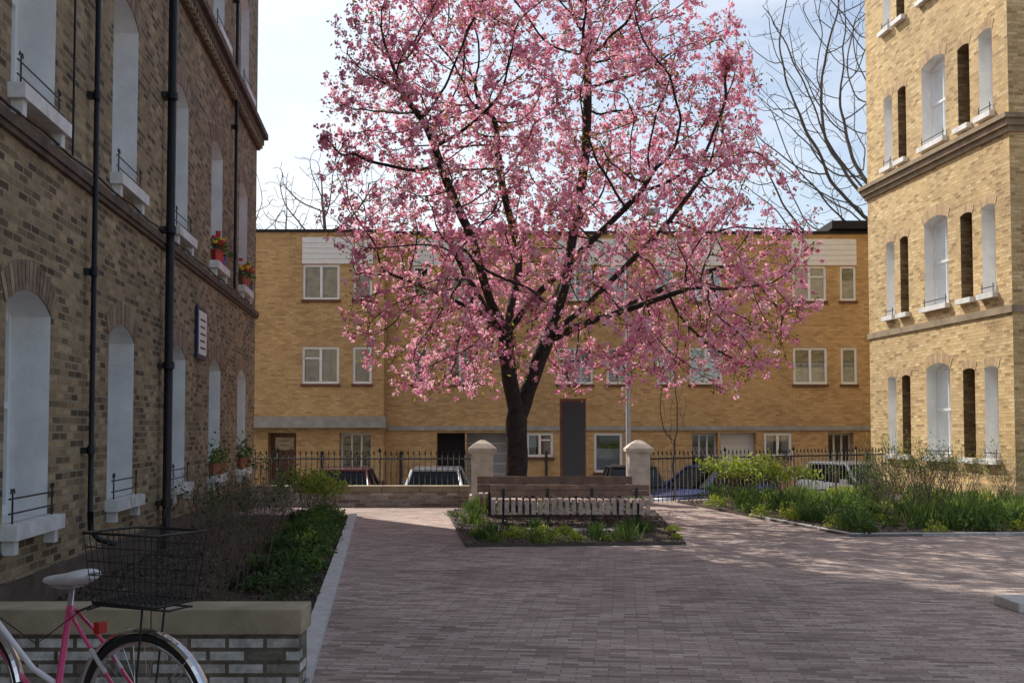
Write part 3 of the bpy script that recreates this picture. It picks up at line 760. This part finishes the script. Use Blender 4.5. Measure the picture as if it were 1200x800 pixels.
# ================================================================ CARS
CG=glassmat('car_glass',.0,(.12,.14,.16),1.3); LRED=simple('tail_light',(.5,.01,.01),.2,coat=1); LWH=simple('head_light',(.7,.7,.7),.15,coat=1); TRIM=simple('black_trim',(.02,.02,.02),.5)
def car(X,Y,z,ang,col,L=4.0,Wd=1.7,H=1.45):
    e=empty('parked_car'); P_=simple('car_paint',col,.35,metal=.0,var=.05,coat=.5)
    U=(math.cos(ang),math.sin(ang),0); V=(-math.sin(ang),math.cos(ang),0)
    hw=Wd/2; o=(X-U[0]*L/2,Y-U[1]*L/2,z); s_=L/4.0; h=H/1.45
    st=[(0,.68,.38,.60),(.08,.80,.24,.68),(.35,.95,.20,.76),(.9,1,.19,.88),(1.3,1,.19,.93),(2.5,1,.19,.95),(3.4,1,.19,.97),(3.8,.95,.22,.96),(3.95,.86,.3,.90),(4.0,.75,.38,.7)]
    b=MB(o,U,V); ring=[]
    for (x,ww,z0,z1) in st:
        wv=hw*ww; zm=z0+(z1-z0)*.45
        c=[(-wv*.86,z0),(-wv*.98,z0+.08),(-wv,zm),(-wv*.96,z1-.07),(-wv*.86,z1),(wv*.86,z1),(wv*.96,z1-.07),(wv,zm),(wv*.98,z0+.08),(wv*.86,z0)]
        i0=len(b.v); b.v+=[(x*s_,y,zz*h) for y,zz in c]; ring.append(i0)
    for i in range(len(st)-1):
        for j in range(10):
            j2=(j+1)%10; b.f.append((ring[i]+j,ring[i]+j2,ring[i+1]+j2,ring[i+1]+j)); b.m.append(P_); b.s.append(True)
    for r_ in (ring[0],ring[-1]): b.f.append(tuple(r_+j for j in range(10))); b.m.append(P_); b.s.append(True)
    b.build('body',e)
    b=MB(o,U,V)
    zb=.93*h; zt=H; xb0,xb1,xt0,xt1=1.05*s_,3.85*s_,1.75*s_,3.40*s_; wb,wt=hw*.9,hw*.70
    B=[(xb0,-wb,zb),(xb1,-wb*.95,zb),(xb1,wb*.95,zb),(xb0,wb,zb)]; Tt=[(xt0,-wt,zt-.04),(xt1,-wt,zt-.05),(xt1,wt,zt-.05),(xt0,wt,zt-.04)]
    for k in range(4):
        b.poly([B[k],B[(k+1)%4],Tt[(k+1)%4],Tt[k]],CG)
        b.tube([B[k],Tt[k]],[.05,.04],6,P_)
        b.tube([Tt[k],Tt[(k+1)%4]],.045,6,P_)
    b.box(xt0,xt1,-wt,wt,zt-.05,zt+.0,P_,.12,.12)
    b.box(xb0+.9,xb0+1.3,-.5,-.15,zb-.3,zb+.3,TRIM,.05,.03); b.box(xb0+.9,xb0+1.3,.15,.5,zb-.3,zb+.3,TRIM,.05,.03)
    b.box(xb0+2.0,xb0+2.2,-.55,.55,zb-.3,zb+.22,TRIM,.03,.03)
    for sgn in(-1,1):
        xm=(xb0+xb1)/2; b.tube([(xm,sgn*wb,zb),((xt0+xt1)/2,sgn*wt,zt-.05)],.035,6,TRIM)
        b.box(xb0+.25,xb0+.42,sgn*(hw+.09)-.07,sgn*(hw+.09)+.07,zb-.02,zb+.12,P_)
    b.build('cabin_and_windows',e)
    b=MB(o,U,V)
    for x in (.78*s_,3.22*s_):
        for sg in(-1,1):
            b.tube([(x,sg*(hw-.2),.31),(x,sg*(hw+.005),.31)],.31,20,RUBBER); b.tube([(x,sg*(hw-.02),.31),(x,sg*(hw+.012),.31)],.2,16,GALV)
    b.build('wheels',e)
    b=MB(o,U,V)
    for sg in(-1,1):
        b.box(-.0,.16,sg*hw*.58-.15,sg*hw*.58+.15,.56*h,.68*h,LWH); b.box(L-.12,L+.005,sg*hw*.72-.1,sg*hw*.72+.1,.66*h,.90*h,LRED)
    b.box(-.015,.1,-.45,.45,.32,.5,TRIM); b.box(L-.1,L+.02,-hw*.7,hw*.7,.34,.5,TRIM)
    b.box(L,L+.025,-.26,.26,.55,.66,simple('number_plate',(.7,.6,.1),.4)); b.build('lights_and_bumpers',e)
h=math.pi/2
car(px(408,30),30,-.86,-h+.05,(.12,.02,.03)); car(px(514,30.3),30.3,-.86,-h,(.45,.46,.47))
car(px(832,29.6),29.6,-.86,h-.9,(.012,.03,.13),4.1,1.7,1.5); car(px(1005,31),31,-.86,h+.35,(.75,.75,.75),4.0,1.75,1.55)
car(px(740,31),30.8,-.86,h,(.02,.02,.02))

# ================================================================ BICYCLE
be=empty('bicycle'); an=math.radians(156)
BU=(math.cos(an),math.sin(an),0); BV=(-math.sin(an),math.cos(an),0); BO=(px(173,4.86),4.86,0)
PK=simple('pink_paint',(.78,.05,.20),.3,var=.06,coat=1); WP=simple('white_enamel',(.8,.78,.8),.3,var=.05,coat=1); SAD=simple('white_vinyl',(.66,.66,.67),.5,var=.12,scale=12)
WIRE=simple('black_wire',(.01,.01,.01),.4)
def circ(cx,cz,r_,n=40,a0=0,a1=2*math.pi,y=0): return [(cx+r_*math.cos(a0+(a1-a0)*i/n),y,cz+r_*math.sin(a0+(a1-a0)*i/n)) for i in range(n+ (0 if abs(a1-a0-2*math.pi)<1e-6 else 1))]
RW=.358; WB=1.08
b=MB(BO,BU,BV)
for cx in (0,WB):
    b.tube(circ(cx,RW,RW-.016,48),.017,8,RUBBER,closed=True)
    b.tube(circ(cx,RW,RW-.040,48),.011,8,CHROME,closed=True)
    b.tube([(cx,-.05,RW),(cx,.05,RW)],.02,10,CHROME)
    for i in range(32):
        a=2*math.pi*i/32; a2=a+(.5 if i%4<2 else -.5); sg=1 if i%2 else -1
        b.tube([(cx+.02*math.cos(a2),sg*.03,RW+.02*math.sin(a2)),(cx+(RW-.045)*math.cos(a),0,RW+(RW-.045)*math.sin(a))],.0012,3,CHROME)
b.build('wheels',be,uv=False)
b=MB(BO,BU,BV)
for cx,a0,a1 in ((0,.15,3.4),(WB,.2,2.9)):
    n=30
    for i in range(n):
        t0=a0+(a1-a0)*i/n; t1=a0+(a1-a0)*(i+1)/n
        prof=[(-.026,-.012),(-.016,0),(0,.004),(.016,0),(.026,-.012)]
        for (ya,ra),(yb,rb2) in zip(prof[:-1],prof[1:]):
            r1_=RW+.02
            b.poly([(cx+(r1_+ra)*math.cos(t0),ya,RW+(r1_+ra)*math.sin(t0)),(cx+(r1_+ra)*math.cos(t1),ya,RW+(r1_+ra)*math.sin(t1)),(cx+(r1_+rb2)*math.cos(t1),yb,RW+(r1_+rb2)*math.sin(t1)),(cx+(r1_+rb2)*math.cos(t0),yb,RW+(r1_+rb2)*math.sin(t0))],CHROME,True)
    for sg in(-1,1):
        b.tube([(cx,sg*.05,RW),(cx+(-.33 if cx==0 else .3)*.75,sg*.025,RW+.26)],.0025,4,CHROME)
b.build('mudguards',be,uv=False)
b=MB(BO,BU,BV)
BB=(.52,0,.29); ST=(.43,0,.81); HT=(.98,0,.81); HB=(1.0,0,.71)
b.tube([BB,ST],.015,12,PK); b.tube([HT,HB],.018,12,PK); b.tube([BB,HB],.016,12,PK)
b.tube([(.98,0,.79),(.65,0,.51),(.50,0,.45)],.013,12,WP)
for sg in (-1,1):
    b.tube([(0,sg*.055,RW),(.32,sg*.04,.70),(.42,sg*.018,.79)],.0085,8,PK); b.tube([(0,sg*.055,RW),(.48,sg*.04,.29)],.009,8,PK)
    b.tube([(1.005,sg*.05,.70),(1.02,sg*.05,.5),(WB,sg*.05,RW)],.010,8,WP)
    b.tube([(.17,sg*.049,.54),(.26,sg*.045,.635)],.0105,8,WP)
b.tube([(1.005,-.055,.71),(1.005,.055,.71)],.014,8,CHROME)
b.tube([ST,(.42,0,.91)],.0125,10,CHROME); b.tube([(.975,0,.83),(.965,0,.90),(1.0,0,.94)],.011,10,CHROME)
def hb(s_,v,z): return (1.0+s_*.7-v*.72,v*.7+s_*.7,z)
b.tube([hb(-.07,-.26,.97),hb(-.04,-.2,.96),hb(0,-.1,.94),hb(0,0,.94),hb(0,.1,.94),hb(-.04,.2,.96),hb(-.07,.26,.97)],.011,10,CHROME)
for sg in(-1,1): b.tube([hb(-.04,sg*.19,.962),hb(-.07,sg*.27,.972)],.017,10,RUBBER)
b.tube(circ(.52,.29,.085,28,y=.06),.006,6,CHROME,closed=True)
for a in range(5): b.tube([(.52,.06,.29),(.52+.085*math.cos(a*1.257),.06,.29+.085*math.sin(a*1.257))],.006,4,CHROME)
b.tube([(.52,-.07,.29),(.52,.07,.29)],.02,10,CHROME)
b.tube([(.52,.075,.29),(.63,.08,.17)],.009,8,CHROME); b.tube([(.52,-.075,.29),(.41,-.08,.41)],.009,8,CHROME)
b.box(.58,.68,.085,.17,.155,.18,RUBBER); b.box(.36,.46,-.17,-.085,.40,.425,RUBBER)
b.tube([(.52,.06,.375),(0,.05,.39)],.004,4,RUBBER); b.tube([(.52,.06,.205),(0,.05,.325)],.004,4,RUBBER)
b.box(.235,.265,-.025,.025,.70,.75,LRED)
b.tube([(.29,.02,.73),(.35,.03,.79),(.6,.03,.63),(.93,.02,.77),(.965,.03,.90)],.003,4,RUBBER)
b.build('frame',be,uv=False)
b=MB(BO,BU,BV); dx=.165; secs=[(.13,.04,.955,.925),(.145,.075,.972,.915),(.19,.088,.975,.90),(.25,.078,.965,.90),(.31,.048,.955,.905),(.38,.026,.952,.908),(.42,.018,.945,.915),(.43,.008,.935,.92)]
secs=[(x+dx,a,c+.01-(x-.13)*.09,d+.01-(x-.13)*.09) for x,a,c,d in secs]
i0=[]
for (x,wd,zt,zb) in secs:
    i0.append(len(b.v)); b.v+=[(x,wd*math.cos(t),(zt+zb)/2+(zt-zb)/2*math.sin(t)) for t in np.linspace(0,2*math.pi,12,endpoint=False)]
for i in range(len(secs)-1):
    for j in range(12):
        b.f.append((i0[i]+j,i0[i]+(j+1)%12,i0[i+1]+(j+1)%12,i0[i+1]+j)); b.m.append(SAD); b.s.append(True)
for q in(i0[0],i0[-1]): b.f.append(tuple(q+j for j in range(12))); b.m.append(SAD); b.s.append(True)
for sg in(-1,1): b.tube([(.18+dx,sg*.03,.915),(.25+dx,sg*.02,.885),(.34+dx,sg*.02,.885),(.41+dx,0,.90)],.004,6,CHROME)
o=b.build('saddle',be,uv=False); sm=o.modifiers.new('s','SUBSURF'); sm.levels=1; sm.render_levels=2
b=MB(BO,BU,BV)
for sg in(-1,1):
    b.tube([(0,sg*.06,RW),(-.05,sg*.07,.83)],.005,6,BLACK); b.tube([(.36,sg*.03,.79),(.22,sg*.07,.835),(-.2,sg*.07,.835)],.005,6,BLACK)
for x in (-.19,-.1,.05,.19): b.tube([(x,-.07,.835),(x,.07,.835)],.004,6,BLACK)
b.build('rear_rack',be,uv=False)
b=MB(BO,BU,BV); zb,zt=.855,1.155
def lvl(t): return -.175-.03*t,.175+.03*t,.125+.03*t,zb+(zt-zb)*t
for t in (0,.2,.4,.6,.8,1):
    xa,xb,yy,zz=lvl(t); b.tube([(xa,-yy,zz),(xb,-yy,zz),(xb,yy,zz),(xa,yy,zz)],.006 if t in(0,1) else .0025,5,WIRE,closed=True)
def vert(f):
    p0=[]
    for t in (0,1):
        xa,xb,yy,zz=lvl(t); p0.append(f(xa,xb,yy,zz))
    b.tube(p0,.0025,4,WIRE)
for q in np.linspace(0,1,13):
    for sg in(-1,1): vert(lambda xa,xb,yy,zz:(xa+(xb-xa)*q,sg*yy,zz))
for q in np.linspace(0,1,10):
    vert(lambda xa,xb,yy,zz:(xa,-yy+2*yy*q,zz)); vert(lambda xa,xb,yy,zz:(xb,-yy+2*yy*q,zz))
for q in np.linspace(-.175,.175,12): b.tube([(q,-.125,zb),(q,.125,zb)],.0025,4,WIRE)
for q in np.linspace(-.125,.125,9): b.tube([(-.175,q,zb),(.175,q,zb)],.0025,4,WIRE)
b.build('wire_basket',be,uv=False)

# ================================================================ WORLD / SUN / CAMERA
EL=math.radians(42); az=math.atan2(-10.4,13.7)
sd=Vector((math.sin(az)*math.cos(EL),math.cos(az)*math.cos(EL),math.sin(EL)))
wd=bpy.data.worlds.new('World'); sc.world=wd; wd.use_nodes=True; nt=wd.node_tree
bg=nt.nodes['Background']; sky=N(nt,'ShaderNodeTexSky',sky_type='NISHITA'); sky.sun_disc=False; sky.sun_elevation=EL; sky.sun_rotation=az
sky.air_density=1.0; sky.dust_density=1.2; sky.ozone_density=1.2
tc=N(nt,'ShaderNodeTexCoord'); mp=N(nt,'ShaderNodeMapping'); mp.inputs['Scale'].default_value=(1.2,1.2,4); nt.links.new(tc.outputs['Generated'],mp.inputs[0])
nf=noise_n(nt,mp.outputs[0],1.8,8,.6)
sx=N(nt,'ShaderNodeSeparateXYZ'); nt.links.new(tc.outputs['Generated'],sx.inputs[0])
ma=N(nt,'ShaderNodeMath',operation='MULTIPLY_ADD'); nt.links.new(sx.outputs[0],ma.inputs[0]); ma.inputs[1].default_value=-.4; nt.links.new(nf,ma.inputs[2])
cf=ramp(nt,ma.outputs[0],[(.34,(.1,)*3),(.68,(.75,)*3)])
c=mixc(nt,cf,sky.outputs[0],(8.2,8.4,8.6))
nt.links.new(c,bg.inputs[0]); bg.inputs[1].default_value=.138
ld=bpy.data.lights.new('sun','SUN'); ld.energy=5; ld.angle=math.radians(.5); ld.color=(1,.94,.83)
lo=bpy.data.objects.new('sun',ld); lo.rotation_euler=sd.to_track_quat('Z','Y').to_euler(); sc.collection.objects.link(lo)
cam=bpy.data.cameras.new('camera'); cam.sensor_width=36; cam.lens=39; cam.clip_end=2000
pit=math.radians(2.5); cam.shift_y=(103-F*math.tan(pit))/1200
co=bpy.data.objects.new('camera',cam); co.location=(0,0,1.6); co.rotation_euler=(math.pi/2+pit,0,0); sc.collection.objects.link(co); sc.camera=co
sc.view_settings.view_transform='Standard'; sc.view_settings.look='None'; sc.view_settings.exposure=0
